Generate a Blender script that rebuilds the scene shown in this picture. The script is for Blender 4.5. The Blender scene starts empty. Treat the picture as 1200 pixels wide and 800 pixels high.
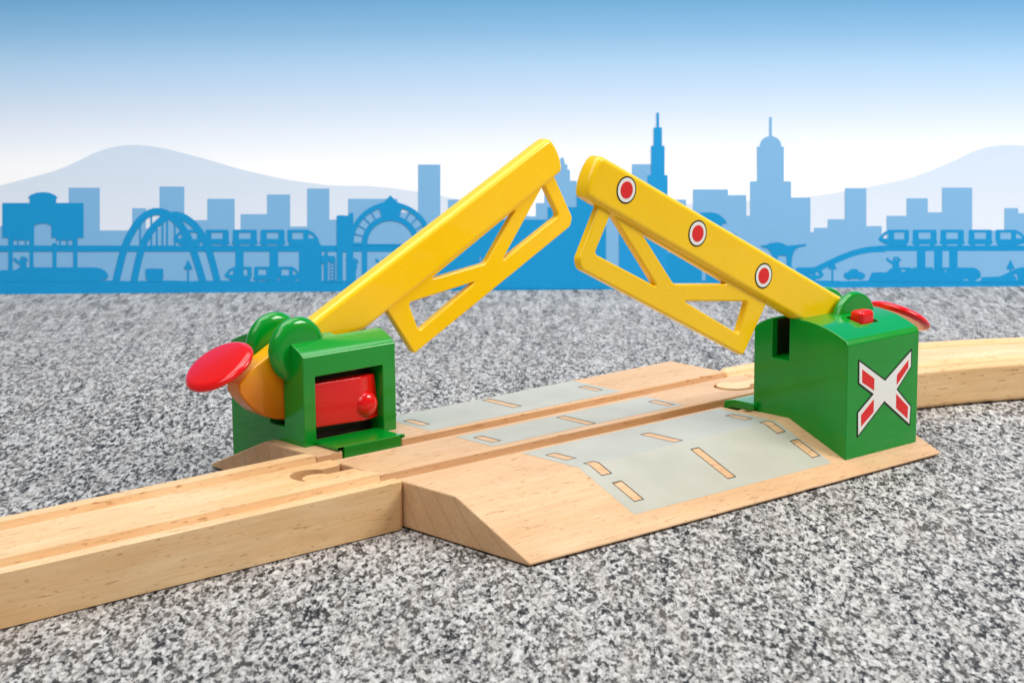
import bpy, bmesh, math, random
from mathutils import Vector, Matrix
random.seed(4)
R = math.radians
sc = bpy.context.scene
col = sc.collection
sc.unit_settings.system = 'METRIC'
sc.unit_settings.scale_length = 0.01          # 1 unit = 1 cm

# ------------------------------------------------------------------ camera frame (measured)
CAM = Vector((-32.0576, -41.5959, 14.4347))
FW = Vector((0.65658284, 0.73037531, -0.18828402))
RT = Vector((0.74267496, -0.66960853, -0.00763688))
UP = Vector((0.13165437, 0.13481958, 0.98208493))
L = 15.5; W1 = 6.476; W2 = 3.878
SL = (1.2 - 0.12) / (W1 - W2)
def ramp_z(y):
    y = abs(y)
    return 1.2 if y <= W2 else 1.2 - (y - W2) * SL

def lin(c):
    c = c / 255.0
    return c / 12.92 if c <= 0.04045 else ((c + 0.055) / 1.055) ** 2.4
def rgb(r, g, b): return (lin(r), lin(g), lin(b), 1.0)

# ------------------------------------------------------------------ materials
class NT:
    def __init__(s, name):
        s.m = bpy.data.materials.new(name); s.m.use_nodes = True
        s.t = s.m.node_tree; s.t.nodes.clear()
        s.out = s.n('ShaderNodeOutputMaterial'); s.b = s.n('ShaderNodeBsdfPrincipled')
        s.l(s.b.outputs[0], s.out.inputs[0])
        s.tc = s.n('ShaderNodeTexCoord')
    def n(s, t, **k):
        o = s.t.nodes.new(t)
        for a, v in k.items(): setattr(o, a, v)
        return o
    def l(s, a, b): s.t.links.new(a, b)
    def mapping(s, scale, loc=(0, 0, 0), rot=(0, 0, 0), src=None):
        m = s.n('ShaderNodeMapping'); m.inputs['Scale'].default_value = scale
        m.inputs['Location'].default_value = loc; m.inputs['Rotation'].default_value = rot
        s.l(src if src is not None else s.tc.outputs['Object'], m.inputs['Vector']); return m.outputs[0]
    def noise(s, vec, scale, detail=3, rough=.5, dist=0):
        n = s.n('ShaderNodeTexNoise'); n.inputs['Scale'].default_value = scale
        n.inputs['Detail'].default_value = detail; n.inputs['Roughness'].default_value = rough
        n.inputs['Distortion'].default_value = dist
        s.l(vec, n.inputs['Vector']); return n.outputs['Fac']
    def ramp(s, fac, stops, interp='LINEAR'):
        r = s.n('ShaderNodeValToRGB'); r.color_ramp.interpolation = interp
        e = r.color_ramp.elements
        while len(e) < len(stops): e.new(.5)
        for i, (p, c) in enumerate(stops):
            e[i].position = p; e[i].color = c if len(c) == 4 else (*c, 1)
        s.l(fac, r.inputs[0]); return r.outputs[0]
    def mix(s, fac, a, b, mode='MIX'):
        m = s.n('ShaderNodeMix', data_type='RGBA', blend_type=mode)
        for sock, v in ((m.inputs[0], fac), (m.inputs[6], a), (m.inputs[7], b)):
            if hasattr(v, 'type') or hasattr(v, 'is_output'): s.l(v, sock)
            else: sock.default_value = v
        return m.outputs[2]
    def math(s, op, a, b=0.0, clamp=False):
        m = s.n('ShaderNodeMath', operation=op); m.use_clamp = clamp
        for i, v in enumerate((a, b)):
            if hasattr(v, 'is_output'): s.l(v, m.inputs[i])
            else: m.inputs[i].default_value = v
        return m.outputs[0]
    def bump(s, h, strength, dist):
        b = s.n('ShaderNodeBump'); b.inputs['Strength'].default_value = strength
        b.inputs['Distance'].default_value = dist
        s.l(h, b.inputs['Height']); s.l(b.outputs[0], s.b.inputs['Normal'])
    def set(s, **k):
        for a, v in k.items():
            i = s.b.inputs[a.replace('_', ' ')]
            if hasattr(v, 'is_output'): s.l(v, i)
            else: i.default_value = v
        return s
g = lambda v: (v, v, v, 1)

def plastic(name, c, rough=.22, sss=0.0, var=.06, pebble=False):
    s = NT(name)
    base = c
    n1 = s.noise(s.mapping((1, 1, 1)), .5, 2)
    dark = tuple(x * (1 - var) for x in c[:3]) + (1,)
    lite = tuple(min(1, x * (1 + var)) for x in c[:3]) + (1,)
    cc = s.ramp(n1, [(.3, dark), (.7, lite)])
    rr = s.noise(s.mapping((1, 1, 1)), 2, 2)
    rv = s.ramp(rr, [(.3, g(rough * .9)), (.75, g(rough * 1.15))])
    s.set(Base_Color=cc, Roughness=rv)
    s.b.inputs['IOR'].default_value = 1.42
    if sss:
        s.b.inputs['Subsurface Weight'].default_value = sss
        s.b.inputs['Subsurface Radius'].default_value = (.25, .14, .04)
        s.b.inputs['Subsurface Scale'].default_value = 1.0
    if pebble: s.bump(s.noise(s.mapping((1, 1, 1)), 16, 2), .10, .02)
    else: s.bump(s.noise(s.mapping((1, 1, 1)), 1.6, 2), .05, .03)
    s.b.inputs['Coat Weight'].default_value = .35; s.b.inputs['Coat Roughness'].default_value = .06
    return s.m

def wood(name, light, dark, fleck, rot=(0, 0, 0), seed=0.0, ring=.35, polar=None):
    s = NT(name)
    src = s.tc.outputs['Object']
    if polar:                                   # grain follows the bend of a curved piece
        sub = s.n('ShaderNodeVectorMath', operation='SUBTRACT'); s.l(src, sub.inputs[0]); sub.inputs[1].default_value = polar
        sp = s.n('ShaderNodeSeparateXYZ'); s.l(sub.outputs[0], sp.inputs[0])
        ln = s.n('ShaderNodeVectorMath', operation='LENGTH')
        cmb0 = s.n('ShaderNodeCombineXYZ'); s.l(sp.outputs[0], cmb0.inputs[0]); s.l(sp.outputs[1], cmb0.inputs[1]); s.l(cmb0.outputs[0], ln.inputs[0])
        ang = s.math('MULTIPLY', s.math('ARCTAN2', sp.outputs[0], sp.outputs[1]), 17.5)
        cmb = s.n('ShaderNodeCombineXYZ'); s.l(ang, cmb.inputs[0]); s.l(ln.outputs['Value'], cmb.inputs[1]); s.l(sp.outputs[2], cmb.inputs[2])
        src = cmb.outputs[0]
    o = (seed, seed * 1.7, seed * .6)
    broad = s.noise(s.mapping((.22, .9, .9), o, rot, src), 1.0, 4, .55, .4)
    fib = s.noise(s.mapping((.9, 22, 22), o, rot, src), 1.0, 5, .65, .2)
    stre = s.noise(s.mapping((.12, 4.5, 4.5), o, rot, src), 1.0, 4, .6, .6)
    fl = s.noise(s.mapping((3.0, 17, 17), (seed + 3, 7, 2), rot, src), 1.0, 2, .5)
    fl2 = s.noise(s.mapping((1.2, 13, 13), (seed + 9, 3, 5), rot, src), 1.0, 2, .5)
    c = s.ramp(broad, [(.3, dark), (.68, light)])
    c = s.mix(s.ramp(stre, [(.38, g(.45)), (.62, g(0))]), c, dark)
    c = s.mix(s.ramp(fib, [(.35, g(.28)), (.6, g(0))]), c, tuple(x * .72 for x in dark[:3]) + (1,))
    m1 = s.ramp(fl, [(.64, g(0)), (.71, g(.7))])
    c = s.mix(m1, c, fleck)
    m2 = s.ramp(fl2, [(.665, g(0)), (.74, g(.7))])
    c = s.mix(m2, c, fleck)
    # year rings seen on the sawn ends
    w = s.n('ShaderNodeTexWave', wave_type='RINGS', rings_direction='X', wave_profile='SIN')
    w.inputs['Scale'].default_value = .55; w.inputs['Distortion'].default_value = 1.6
    w.inputs['Detail'].default_value = 2; w.inputs['Detail Scale'].default_value = .6
    s.l(s.mapping((.05, 1, 1), (0, 9.2, -5.4), (0, 0, 0), src), w.inputs['Vector'])
    rm = s.ramp(w.outputs['Fac'], [(.0, g(ring)), (.10, g(0))])
    sn = s.n('ShaderNodeSeparateXYZ'); s.l(s.tc.outputs['Normal'], sn.inputs[0])
    rm = s.math('MULTIPLY', rm, s.math('GREATER_THAN', s.math('ABSOLUTE', sn.outputs[0]), .9))
    c = s.mix(rm, c, tuple(x * .7 for x in dark[:3]) + (1,))
    s.set(Base_Color=c, Roughness=s.ramp(fib, [(.3, g(.42)), (.7, g(.55))]))
    s.b.inputs['IOR'].default_value = 1.4
    h = s.math('ADD', s.math('MULTIPLY', fib, .5), s.math('MULTIPLY', m1, -.5))
    s.bump(h, .22, .02)
    return s.m

def printed(name, c, rough=.6, mott=.05, scale=6):
    s = NT(name)
    n = s.noise(s.mapping((1, 1, 1)), scale, 4, .6)
    n = s.math('ADD', s.math('MULTIPLY', n, .6), s.math('MULTIPLY', s.noise(s.mapping((1, 1, 1)), scale * 4, 2), .4))
    cc = s.ramp(n, [(.3, tuple(x * (1 - mott) for x in c[:3]) + (1,)), (.7, tuple(min(1, x * (1 + mott)) for x in c[:3]) + (1,))])
    s.set(Base_Color=cc, Roughness=rough); s.b.inputs['Specular IOR Level'].default_value = .1 if rough > .55 else .45
    return s.m

M = {}
M['green'] = plastic('green_plastic', rgb(0, 144, 38), .16, 0, .06, True)
M['green_dark'] = plastic('green_plastic_inner', rgb(5, 92, 32), .4)
M['yellow'] = plastic('yellow_plastic', rgb(255, 204, 6), .26, 0, .02)
M['yellow_shaded'] = plastic('yellow_plastic_painted_shade', rgb(248, 158, 8), .3, 0, .04)
def paint_shade():  # shade and reflected colour painted into the yellow, darker orange towards the bottom
    m = M['yellow_shaded']; t = m.node_tree; s = NT.__new__(NT); s.m = m; s.t = t
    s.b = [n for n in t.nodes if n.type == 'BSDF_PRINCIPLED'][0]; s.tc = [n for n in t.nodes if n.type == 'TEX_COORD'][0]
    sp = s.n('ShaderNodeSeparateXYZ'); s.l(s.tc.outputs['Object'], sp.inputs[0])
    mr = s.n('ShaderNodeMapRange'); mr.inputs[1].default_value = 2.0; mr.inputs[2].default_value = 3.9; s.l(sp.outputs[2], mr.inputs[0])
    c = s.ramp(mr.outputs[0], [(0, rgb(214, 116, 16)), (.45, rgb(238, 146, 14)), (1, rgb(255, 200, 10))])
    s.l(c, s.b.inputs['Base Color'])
paint_shade()
M['red'] = plastic('red_plastic', rgb(232, 8, 14), .18, 0)
M['dark'] = plastic('cavity_shade_black', rgb(14, 26, 16), .6)  # near-black for the sheets that imitate shade inside the housings
M['black'] = printed('black_print', rgb(20, 18, 18), .4)
M['white'] = printed('white_print', rgb(238, 238, 232), .4, .02)
M['redp'] = printed('red_print', rgb(226, 34, 34), .4, .02)
M['beech'] = wood('pink_beech_wood', rgb(229, 192, 152), rgb(212, 169, 124), rgb(166, 110, 66), seed=1.3)
M['beech_end'] = wood('beech_end', rgb(228, 188, 150), rgb(206, 160, 120), rgb(170, 118, 78), seed=1.3, ring=.8)
M['pale'] = wood('pale_beech_wood', rgb(242, 210, 164), rgb(228, 182, 127), rgb(172, 112, 60), seed=5.1, ring=0)
M['pale2'] = wood('pale_curved_wood', rgb(242, 210, 164), rgb(226, 183, 130), rgb(172, 112, 60), seed=8.4, ring=0, polar=(15.55, -17.5, 0))
# road print: thin grey ink over the wood
def road_mat():
    s = NT('grey_road_print')
    fib = s.noise(s.mapping((.9, 22, 22)), 1.0, 5, .65)
    br = s.noise(s.mapping((1, 1, 1)), .8, 4)
    c = s.ramp(br, [(.3, rgb(180, 179, 165)), (.7, rgb(190, 189, 176))])
    c = s.mix(s.ramp(fib, [(.38, g(.2)), (.6, g(0))]), c, rgb(180, 172, 156))
    s.set(Base_Color=c, Roughness=.38)
    s.b.inputs['IOR'].default_value = 1.45
    s.bump(fib, .05, .01)
    return s.m
M['road'] = road_mat()

def ground_mat():
    s = NT('speckled_grey_stone')
    P0 = s.tc.outputs['Object']
    sp = s.n('ShaderNodeSeparateXYZ'); s.l(P0, sp.inputs[0])
    # the chippings lie lengthways across the sheet's diagonal
    P = s.mapping((1, .34, 1), (0, 0, 0), (0, 0, 0), s.mapping((1, 1, 1), (0, 0, 0), (0, 0, R(42)), P0))
    # coarse chippings towards the back of the sheet, fine grit in front
    far = s.math('ADD', s.math('MULTIPLY', sp.outputs[0], .6686), s.math('MULTIPLY', sp.outputs[1], .7437))
    ff = s.n('ShaderNodeMapRange'); ff.inputs[1].default_value = 12; ff.inputs[2].default_value = 36; s.l(far, ff.inputs[0])
    warp = s.noise(P, 5, 2)
    def grain(scale, off):
        v = s.n('ShaderNodeTexVoronoi', feature='F1'); v.inputs['Scale'].default_value = scale
        v.inputs['Randomness'].default_value = 1
        vec = s.mapping((1, 1, 1), (off, off * .7, 0), (0, 0, 0), P)
        nz = s.n('ShaderNodeTexNoise'); nz.inputs['Scale'].default_value = scale * 1.6; nz.inputs['Detail'].default_value = 2
        s.l(vec, nz.inputs['Vector'])
        ad = s.n('ShaderNodeVectorMath', operation='MULTIPLY_ADD'); s.l(nz.outputs['Color'], ad.inputs[0])
        k = .9 / scale; ad.inputs[1].default_value = (k, k, k); s.l(vec, ad.inputs[2])
        s.l(ad.outputs[0], v.inputs['Vector'])
        bw = s.n('ShaderNodeSeparateColor'); s.l(v.outputs['Color'], bw.inputs[0])
        return bw.outputs[0], v.outputs['Distance']
    g1, d1 = grain(10.5, 0)
    g2, d2 = grain(18, 3.1)
    n1 = s.noise(P, 8.0, 4, .75)
    mixv = s.math('ADD', s.math('MULTIPLY', g1, .30), s.math('ADD', s.math('MULTIPLY', g2, .28), s.math('MULTIPLY', n1, .70)))
    g4, d4 = grain(6.0, 11.9)
    mixv = s.math('ADD', mixv, s.math('MULTIPLY', s.math('SUBTRACT', g4, .45), .07))
    big = s.noise(P, .5, 3)
    mixv = s.math('ADD', mixv, s.math('MULTIPLY', s.math('SUBTRACT', big, .5), .12))
    cn = s.ramp(mixv, [(.45, rgb(10, 11, 14)), (.525, rgb(52, 52, 55)), (.595, rgb(128, 126, 124)), (.70, rgb(170, 168, 165)), (.86, rgb(208, 206, 203))])
    P = s.mapping((1, .17, 1), (0, 0, 0), (0, 0, 0), s.mapping((1, 1, 1), (0, 0, 0), (0, 0, R(42)), P0))
    g3, d3 = grain(5.5, 7.3)
    n3 = s.noise(P, 4.5, 3, .6)
    mv3 = s.math('ADD', s.math('MULTIPLY', g3, .34), s.math('MULTIPLY', n3, .85))
    cf = s.ramp(mv3, [(.36, rgb(78, 77, 78)), (.5, rgb(132, 129, 127)), (.64, rgb(172, 169, 167)), (.85, rgb(206, 203, 201))])
    c = s.mix(s.math('MULTIPLY', ff.outputs[0], .8), cn, cf)
    tint = s.noise(P, 1.5, 3)
    c = s.mix(s.ramp(tint, [(.4, g(0)), (.75, g(.25))]), c, rgb(178, 166, 156))
    s.set(Base_Color=c, Roughness=.62)
    s.b.inputs['Specular IOR Level'].default_value = .35
    s.bump(mixv, .8, .06)
    return s.m
M['ground'] = ground_mat()

# ------------------------------------------------------------------ object helpers
def tag(o, label=None, cat=None, group=None, kind=None):
    if label: o['label'] = label
    if cat: o['category'] = cat
    if group: o['group'] = group
    if kind: o['kind'] = kind
    return o
def empty(name, loc=(0, 0, 0), **k):
    o = bpy.data.objects.new(name, None); col.objects.link(o); o.location = loc
    o.empty_display_size = .5
    return tag(o, **k)
def link(name, me, mats, parent=None, mw=None, smooth=30):
    o = bpy.data.objects.new(name, me); col.objects.link(o)
    for m in (mats if isinstance(mats, (list, tuple)) else [mats]): me.materials.append(m)
    if mw is not None: me.transform(mw)
    if smooth:
        shade(me, smooth)
        wn = o.modifiers.new('normals', 'WEIGHTED_NORMAL'); wn.keep_sharp = True; wn.weight = 60
    if parent: o.parent = parent
    return o
def shade(me, ang):
    me.polygons.foreach_set('use_smooth', [True] * len(me.polygons))
    bm = bmesh.new(); bm.from_mesh(me)
    for e in bm.edges:
        e.smooth = not (len(e.link_faces) == 2 and e.calc_face_angle(0) > R(ang))
    bm.to_mesh(me); bm.free()
def chaikin(pts, r, seg=4):
    """round every corner of a closed polygon with radius-like distance r (number or list)"""
    n = len(pts); out = []
    for i, p in enumerate(pts):
        rr = r[i] if isinstance(r, (list, tuple)) else r
        p = Vector(p); a = Vector(pts[i - 1]); b = Vector(pts[(i + 1) % n])
        if rr <= 0: out.append(tuple(p)); continue
        da = min(rr, (a - p).length * .45); db = min(rr, (b - p).length * .45)
        p0 = p + (a - p).normalized() * da; p2 = p + (b - p).normalized() * db
        for k in range(seg + 1):
            t = k / seg; out.append(tuple((1 - t) ** 2 * p0 + 2 * t * (1 - t) * p + t * t * p2))
    return out
def plate_mesh(outer, holes=(), thick=.1, bevel=0.0, bres=3):
    """closed flat plate in the XY plane, centred on Z, holes cut through, edges rounded"""
    cu = bpy.data.curves.new('c', 'CURVE'); cu.dimensions = '2D'; cu.fill_mode = 'BOTH'
    for loop in [outer] + list(holes):
        sp = cu.splines.new('POLY'); sp.points.add(len(loop) - 1); sp.use_cyclic_u = True
        for p, q in zip(sp.points, loop): p.co = (q[0], q[1], 0, 1)
    cu.extrude = max(thick / 2 - bevel, 0.0001) if thick else 0; cu.fill_mode = 'BOTH' if thick else 'FRONT'
    if bevel: cu.bevel_depth = bevel; cu.bevel_resolution = bres; cu.offset = -bevel
    o = bpy.data.objects.new('c', cu); col.objects.link(o)
    dg = bpy.context.evaluated_depsgraph_get(); dg.update()
    me = bpy.data.meshes.new_from_object(o.evaluated_get(dg))
    bpy.data.objects.remove(o); bpy.data.curves.remove(cu)
    bm = bmesh.new(); bm.from_mesh(me)
    bmesh.ops.remove_doubles(bm, verts=bm.verts, dist=1e-4)
    bmesh.ops.recalc_face_normals(bm, faces=bm.faces)
    bm.to_mesh(me); bm.free()
    me.materials.clear()
    return me
def prism_mesh(prof, x0, x1, axis='X'):
    """profile (a,b) swept from x0 to x1; axis X: (x,a,b)"""
    bm = bmesh.new()
    a = [bm.verts.new((x0, p[0], p[1])) for p in prof]; b = [bm.verts.new((x1, p[0], p[1])) for p in prof]
    bm.faces.new(a[::-1]); bm.faces.new(b)
    n = len(prof)
    for i in range(n): bm.faces.new((a[i], a[(i + 1) % n], b[(i + 1) % n], b[i]))
    bmesh.ops.recalc_face_normals(bm, faces=bm.faces)
    me = bpy.data.meshes.new('p'); bm.to_mesh(me); bm.free(); return me
def box_mesh(x0, x1, y0, y1, z0, z1): return prism_mesh([(y0, z0), (y1, z0), (y1, z1), (y0, z1)], x0, x1)
def cyl_mesh(r, z0, z1, n=40, cx=0, cy=0):
    bm = bmesh.new()
    a = [bm.verts.new((cx + r * math.cos(2 * math.pi * i / n), cy + r * math.sin(2 * math.pi * i / n), z0)) for i in range(n)]
    b = [bm.verts.new((v.co.x, v.co.y, z1)) for v in a]
    bm.faces.new(a[::-1]); bm.faces.new(b)
    for i in range(n): bm.faces.new((a[i], a[(i + 1) % n], b[(i + 1) % n], b[i]))
    me = bpy.data.meshes.new('p'); bm.to_mesh(me); bm.free(); return me
def lathe_mesh(prof, n=56):
    """prof: (r,z) from axis to axis, about Z"""
    bm = bmesh.new(); rings = []
    for r, z in prof:
        if r < 1e-5: rings.append([bm.verts.new((0, 0, z))])
        else: rings.append([bm.verts.new((r * math.cos(2 * math.pi * i / n), r * math.sin(2 * math.pi * i / n), z)) for i in range(n)])
    for p, q in zip(rings, rings[1:]):
        for i in range(n):
            j = (i + 1) % n
            if len(p) == 1: bm.faces.new((p[0], q[i], q[j]))
            elif len(q) == 1: bm.faces.new((p[i], p[j], q[0]))
            else: bm.faces.new((p[i], p[j], q[j], q[i]))
    bmesh.ops.recalc_face_normals(bm, faces=bm.faces)
    me = bpy.data.meshes.new('p'); bm.to_mesh(me); bm.free(); return me
def shaped(me, cutters=(), bevel=0.0, seg=3, ang=25, adds=()):
    """boolean cutters out of me and bevel, returns a new mesh"""
    o = bpy.data.objects.new('t', me); col.objects.link(o); tmp = []
    for op, lst in (('UNION', adds), ('DIFFERENCE', cutters)):
        for cm in lst:
            c = bpy.data.objects.new('k', cm); col.objects.link(c); tmp.append(c)
            md = o.modifiers.new('b', 'BOOLEAN'); md.operation = op; md.object = c; md.solver = 'EXACT'
    if bevel:
        md = o.modifiers.new('v', 'BEVEL'); md.width = bevel; md.segments = seg; md.limit_method = 'ANGLE'
        md.angle_limit = R(ang); md.miter_outer = 'MITER_ARC'; md.use_clamp_overlap = True; md.harden_normals = False
    dg = bpy.context.evaluated_depsgraph_get(); dg.update()
    out = bpy.data.meshes.new_from_object(o.evaluated_get(dg))
    for t in tmp: bpy.data.objects.remove(t)
    bpy.data.objects.remove(o)
    out.materials.clear()
    return out
def join(meshes):
    bm = bmesh.new()
    for m in meshes: bm.from_mesh(m)
    me = bpy.data.meshes.new('j'); bm.to_mesh(me); bm.free(); return me

# ------------------------------------------------------------------ ground
gm = bpy.data.meshes.new('ground'); gb = bmesh.new()
vs = [gb.verts.new(p) for p in ((-200, -200, 0), (300, -200, 0), (300, 300, 0), (-200, 300, 0))]; gb.faces.new(vs)
gb.to_mesh(gm); gb.free()
tag(link('ground', gm, M['ground'], smooth=0), kind='structure')

# ------------------------------------------------------------------ crossing
CR = empty('toy_level_crossing', (L / 2, 0, 0),
           label='toy level crossing: beech ramp block with two green housings and raised yellow barrier arms', cat='toy crossing')
SH = Matrix.Translation((-L / 2, 0, 0))
def part(name, me, mat, parent=CR, mw=None, smooth=30, sub=False):
    return link(name, me, mat, parent, (SH @ mw) if mw is not None else SH, smooth)

prof = [(-W1, 0.04), (-W1, .12), (-W2, 1.2), (-1.6, 1.2), (-1.6, .9), (-1.0, .9), (-1.0, 1.2),
        (1.0, 1.2), (1.0, .9), (1.6, .9), (1.6, 1.2), (W2, 1.2), (W1, .12), (W1, 0.04)]
base = prism_mesh(prof, 0, L)
# socket for the next piece of track at the far end, notches for the two trigger plates
sock = join([cyl_mesh(.62, -1, 2, 40, L - 1.35, 0)]); sneck = box_mesh(L - 1.2, L + 1, -.32, .32, -1, 2)
notchL = box_mesh(.84, 2.82, 1.5, 2.8, .8, 1.5); notchR = box_mesh(L - 3.7, L - .9, -2.8, -1.5, .8, 1.5)
base = shaped(base, [sock, sneck, notchL, notchR], .05, 3, 20)
part('wooden_base', base, [M['beech']])
# peg that locks into the left hand track
peg = shaped(join([cyl_mesh(.43, .02, 1.17, 40, -1.22, -.13)]), [], .04, 2, adds=[box_mesh(-1.0, .05, -.3, .06, .02, 1.17)])
part('track_peg', peg, M['pale'])

# road print: pieces, with the dashes left open to the wood and outlined black
def flatpoly(loops, zf, dz):
    """filled polygon with holes, draped on height zf(y)+dz; loops are axis aligned rectangles clipped at the crease"""
    outer, holes = loops
    cu = plate_mesh(outer, holes, .0008)
    for v in cu.vertices: pass
    return cu
def drape(outer, holes, dz, name, mat, parent, part_fn=part):
    """2D fill (top face only) laid on the ramp surface"""
    cu = bpy.data.curves.new('c', 'CURVE'); cu.dimensions = '2D'; cu.fill_mode = 'BOTH'
    for loop in [outer] + list(holes):
        sp = cu.splines.new('POLY'); sp.points.add(len(loop) - 1); sp.use_cyclic_u = True
        for p, q in zip(sp.points, loop): p.co = (q[0], q[1], 0, 1)
    o = bpy.data.objects.new('c', cu); col.objects.link(o)
    dg = bpy.context.evaluated_depsgraph_get(); dg.update()
    me = bpy.data.meshes.new_from_object(o.evaluated_get(dg)); bpy.data.objects.remove(o)
    me.materials.clear()
    bm = bmesh.new(); bm.from_mesh(me)
    for yy in (-W2, W2):
        bmesh.ops.bisect_plane(bm, geom=bm.verts[:] + bm.edges[:] + bm.faces[:], plane_co=(0, yy, 0), plane_no=(0, 1, 0))
    for v in bm.verts:
        d = dz if abs(v.co.y) <= W2 + 1e-4 else dz
        v.co.z = ramp_z(v.co.y) + d
    for f in bm.faces:
        if f.normal.z < 0: f.normal_flip()
    bm.normal_update(); bm.to_mesh(me); bm.free()
    return part_fn(name, me, mat, parent, smooth=0)
def rect(x0, x1, y0, y1): return [(x0, y0), (x1, y0), (x1, y1), (x0, y1)]
def inset(r, d):
    (x0, y0), (x1, _), (_, y1), _ = r
    return rect(x0 + d, x1 - d, y0 + d, y1 - d)
roads = {
    'near': (rect(4.05, 11.55, -5.86, -1.78), [rect(4.33, 4.68, -3.15, -2.36), rect(7.70, 8.05, -3.70, -2.45), rect(11.0, 11.3, -3.25, -2.5),
             rect(4.42, 4.78, -4.35, -3.66), rect(4.46, 4.80, -5.46, -4.66), rect(7.83, 8.15, -5.50, -4.17),
             rect(11.05, 11.4, -4.36, -3.70), rect(11.14, 11.48, -5.52, -4.73)]),
    'mid': (rect(3.98, 11.2, -.72, .76), [rect(4.25, 4.58, -.40, .38), rect(7.48, 7.80, -.75 + .08, .6), rect(10.75, 11.05, -.55, .24)]),
    'far': (rect(3.95, 11.2, 1.76, 3.84), [rect(4.15, 4.46, 2.40, 3.20), rect(7.46, 7.78, 2.32, 3.68), rect(10.68, 10.96, 2.28, 3.06)]),
}
for k, (ro, hs) in roads.items():
    rd = drape(ro, hs, .004, 'road_marking', M['road'], CR)
    for h in hs:
        ow = .022
        out = [(h[0][0] - .0, h[0][1]), (h[1][0], h[1][1]), (h[2][0], h[2][1]), (h[3][0], h[3][1])]
        drape(inset(h, -.002), [inset(h, ow)], .008, 'lane_dash', M['black'], rd)

# ---- housings
def housing(side):
    s = 1 if side == 'L' else -1
    # local frame = left housing; right one is turned half way round
    T = Matrix.Identity(4) if s == 1 else Matrix.Translation((L, 0, 0)) @ Matrix.Rotation(math.pi, 4, 'Z')
    x0, x1, y0, y1 = .35, 3.43, 2.58, 5.9
    arch = [(y1, 3.50), (5.82, 3.62), (5.49, 3.76), (5.2, 3.86), (4.84, 3.94), (4.5, 3.985), (4.1, 4.0), (3.7, 3.99), (3.32, 3.95), (3.1, 3.88), (2.92, 3.80), (2.74, 3.71), (y0, 3.58)]
    prof = [(y0, 1.185), (W2, 1.185), (y1, ramp_z(y1) - .015)] + arch
    body = prism_mesh(prof, x0, x1)
    cuts = [box_mesh(.74, 2.99, 2.3, 3.2, 1.0, 3.03),                 # window towards the rails
            box_mesh(.0, 1.9, 3.47, 4.13, 1.62, 5),                    # slot for the counterweight
            box_mesh(1.8, 3.0, 3.47, 4.13, 2.6, 5),
            box_mesh(1.9, 4.0, 3.24, 3.85, 2.80, 5),                   # notch under the arm
            box_mesh(1.35, 2.12, 4.70, 5.28, 3.2, 5)]                   # hole of the release pin
    body = shaped(body, cuts, .125, 6, 22)
    h = part('housing', body, M['green'], CR, T)
    px = .69 if s == 1 else 1.32
    # hub discs either side of the arm
    dp = [(0, 0), (.60, 0), (.74, .03), (.83, .09), (.875, .17), (.875, .24), (.83, .33), (.76, .36), (0, .36)]
    for yy in ((3.10, 4.12) if s == 1 else (4.13, 3.12)):
        d = lathe_mesh(dp); mw = T @ Matrix.Translation((px, yy + (0.36 if False else 0), 3.66)) @ Matrix.Rotation(-math.pi / 2, 4, 'X')
        link('hub_disc', d, M['green'], h, SH @ mw, 40)
    # red release pin
    pin = shaped(box_mesh(-.30, .30, -.23, .23, -.5, .38), [], .14, 5)
    link('release_pin', pin, M['red'], h, SH @ T @ Matrix.Translation((1.74, 5.0, 3.78)), 40)
    # red trigger block behind the window
    if True:
        bm = bmesh.new()
        fr = [(.86, 2.82, 2.79), (2.30, 2.66, 2.80), (2.92, 2.84, 2.78), (3.06, 2.86, 1.56), (2.36, 2.64, 1.58), (.86, 2.80, 1.60)]
        bk = [(p[0], 3.35, p[2]) for p in fr]
        a = [bm.verts.new(p) for p in fr]; b = [bm.verts.new(p) for p in bk]
        bm.faces.new((a[0], a[1], a[4], a[5])); bm.faces.new((a[1], a[2], a[3], a[4])); bm.faces.new(b[::-1])
        for i in range(6): bm.faces.new((a[i], b[i], b[(i + 1) % 6], a[(i + 1) % 6]))
        bmesh.ops.recalc_face_normals(bm, faces=bm.faces)
        m = bpy.data.meshes.new('p'); bm.to_mesh(m); bm.free()
        m = shaped(m, [], .05, 4, 8)
        dome = lathe_mesh([(0, .27), (.12, .262), (.22, .235), (.31, .18), (.37, .09), (.39, -.02), (.39, -.3), (0, -.3)])
        dome.transform(Matrix.Translation((2.50, 2.79, 2.0)) @ Matrix.Rotation(math.pi / 2, 4, 'X'))
        o = link('trigger_block', join([m, dome]), M['red'], h, SH @ T, 35)
        link('cavity_shade_sheet', box_mesh(.742, 2.988, 3.15, 3.198, 1.19, 3.028), M['dark'], h, SH @ T)  # dark sheet over the back of the window, painted shade
    link('cavity_shade_sheet', box_mesh(1.95, 3.22, 3.242, 3.262, 2.86, 3.86), M['dark'], h, SH @ T)  # dark sheet on the notch side, imitates the shaded hollow
    # trigger plate beside the rail groove
    if s == 1:
        pl = shaped(box_mesh(.68, 2.84, 1.62, 2.75, 1.225, 1.31), [], .03, 2, adds=[box_mesh(.9, 2.78, 1.60, 1.74, .95, 1.3), box_mesh(2.7, 2.98, 1.68, 1.8, 1.2, 1.29)])
    else:
        pp = chaikin([(1.62, 1.0), (1.62, 1.36), (2.0, 1.44), (2.75, 1.44), (2.75, 1.22), (1.8, 1.2), (1.74, 1.0)], .1)
        pl = shaped(prism_mesh(pp, .9, 3.60), [], .09, 4)
    part('trigger_plate', pl, M['green'], CR, T)
    return h, T

hL, TL = housing('L')
hR, TR = housing('R')

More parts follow.
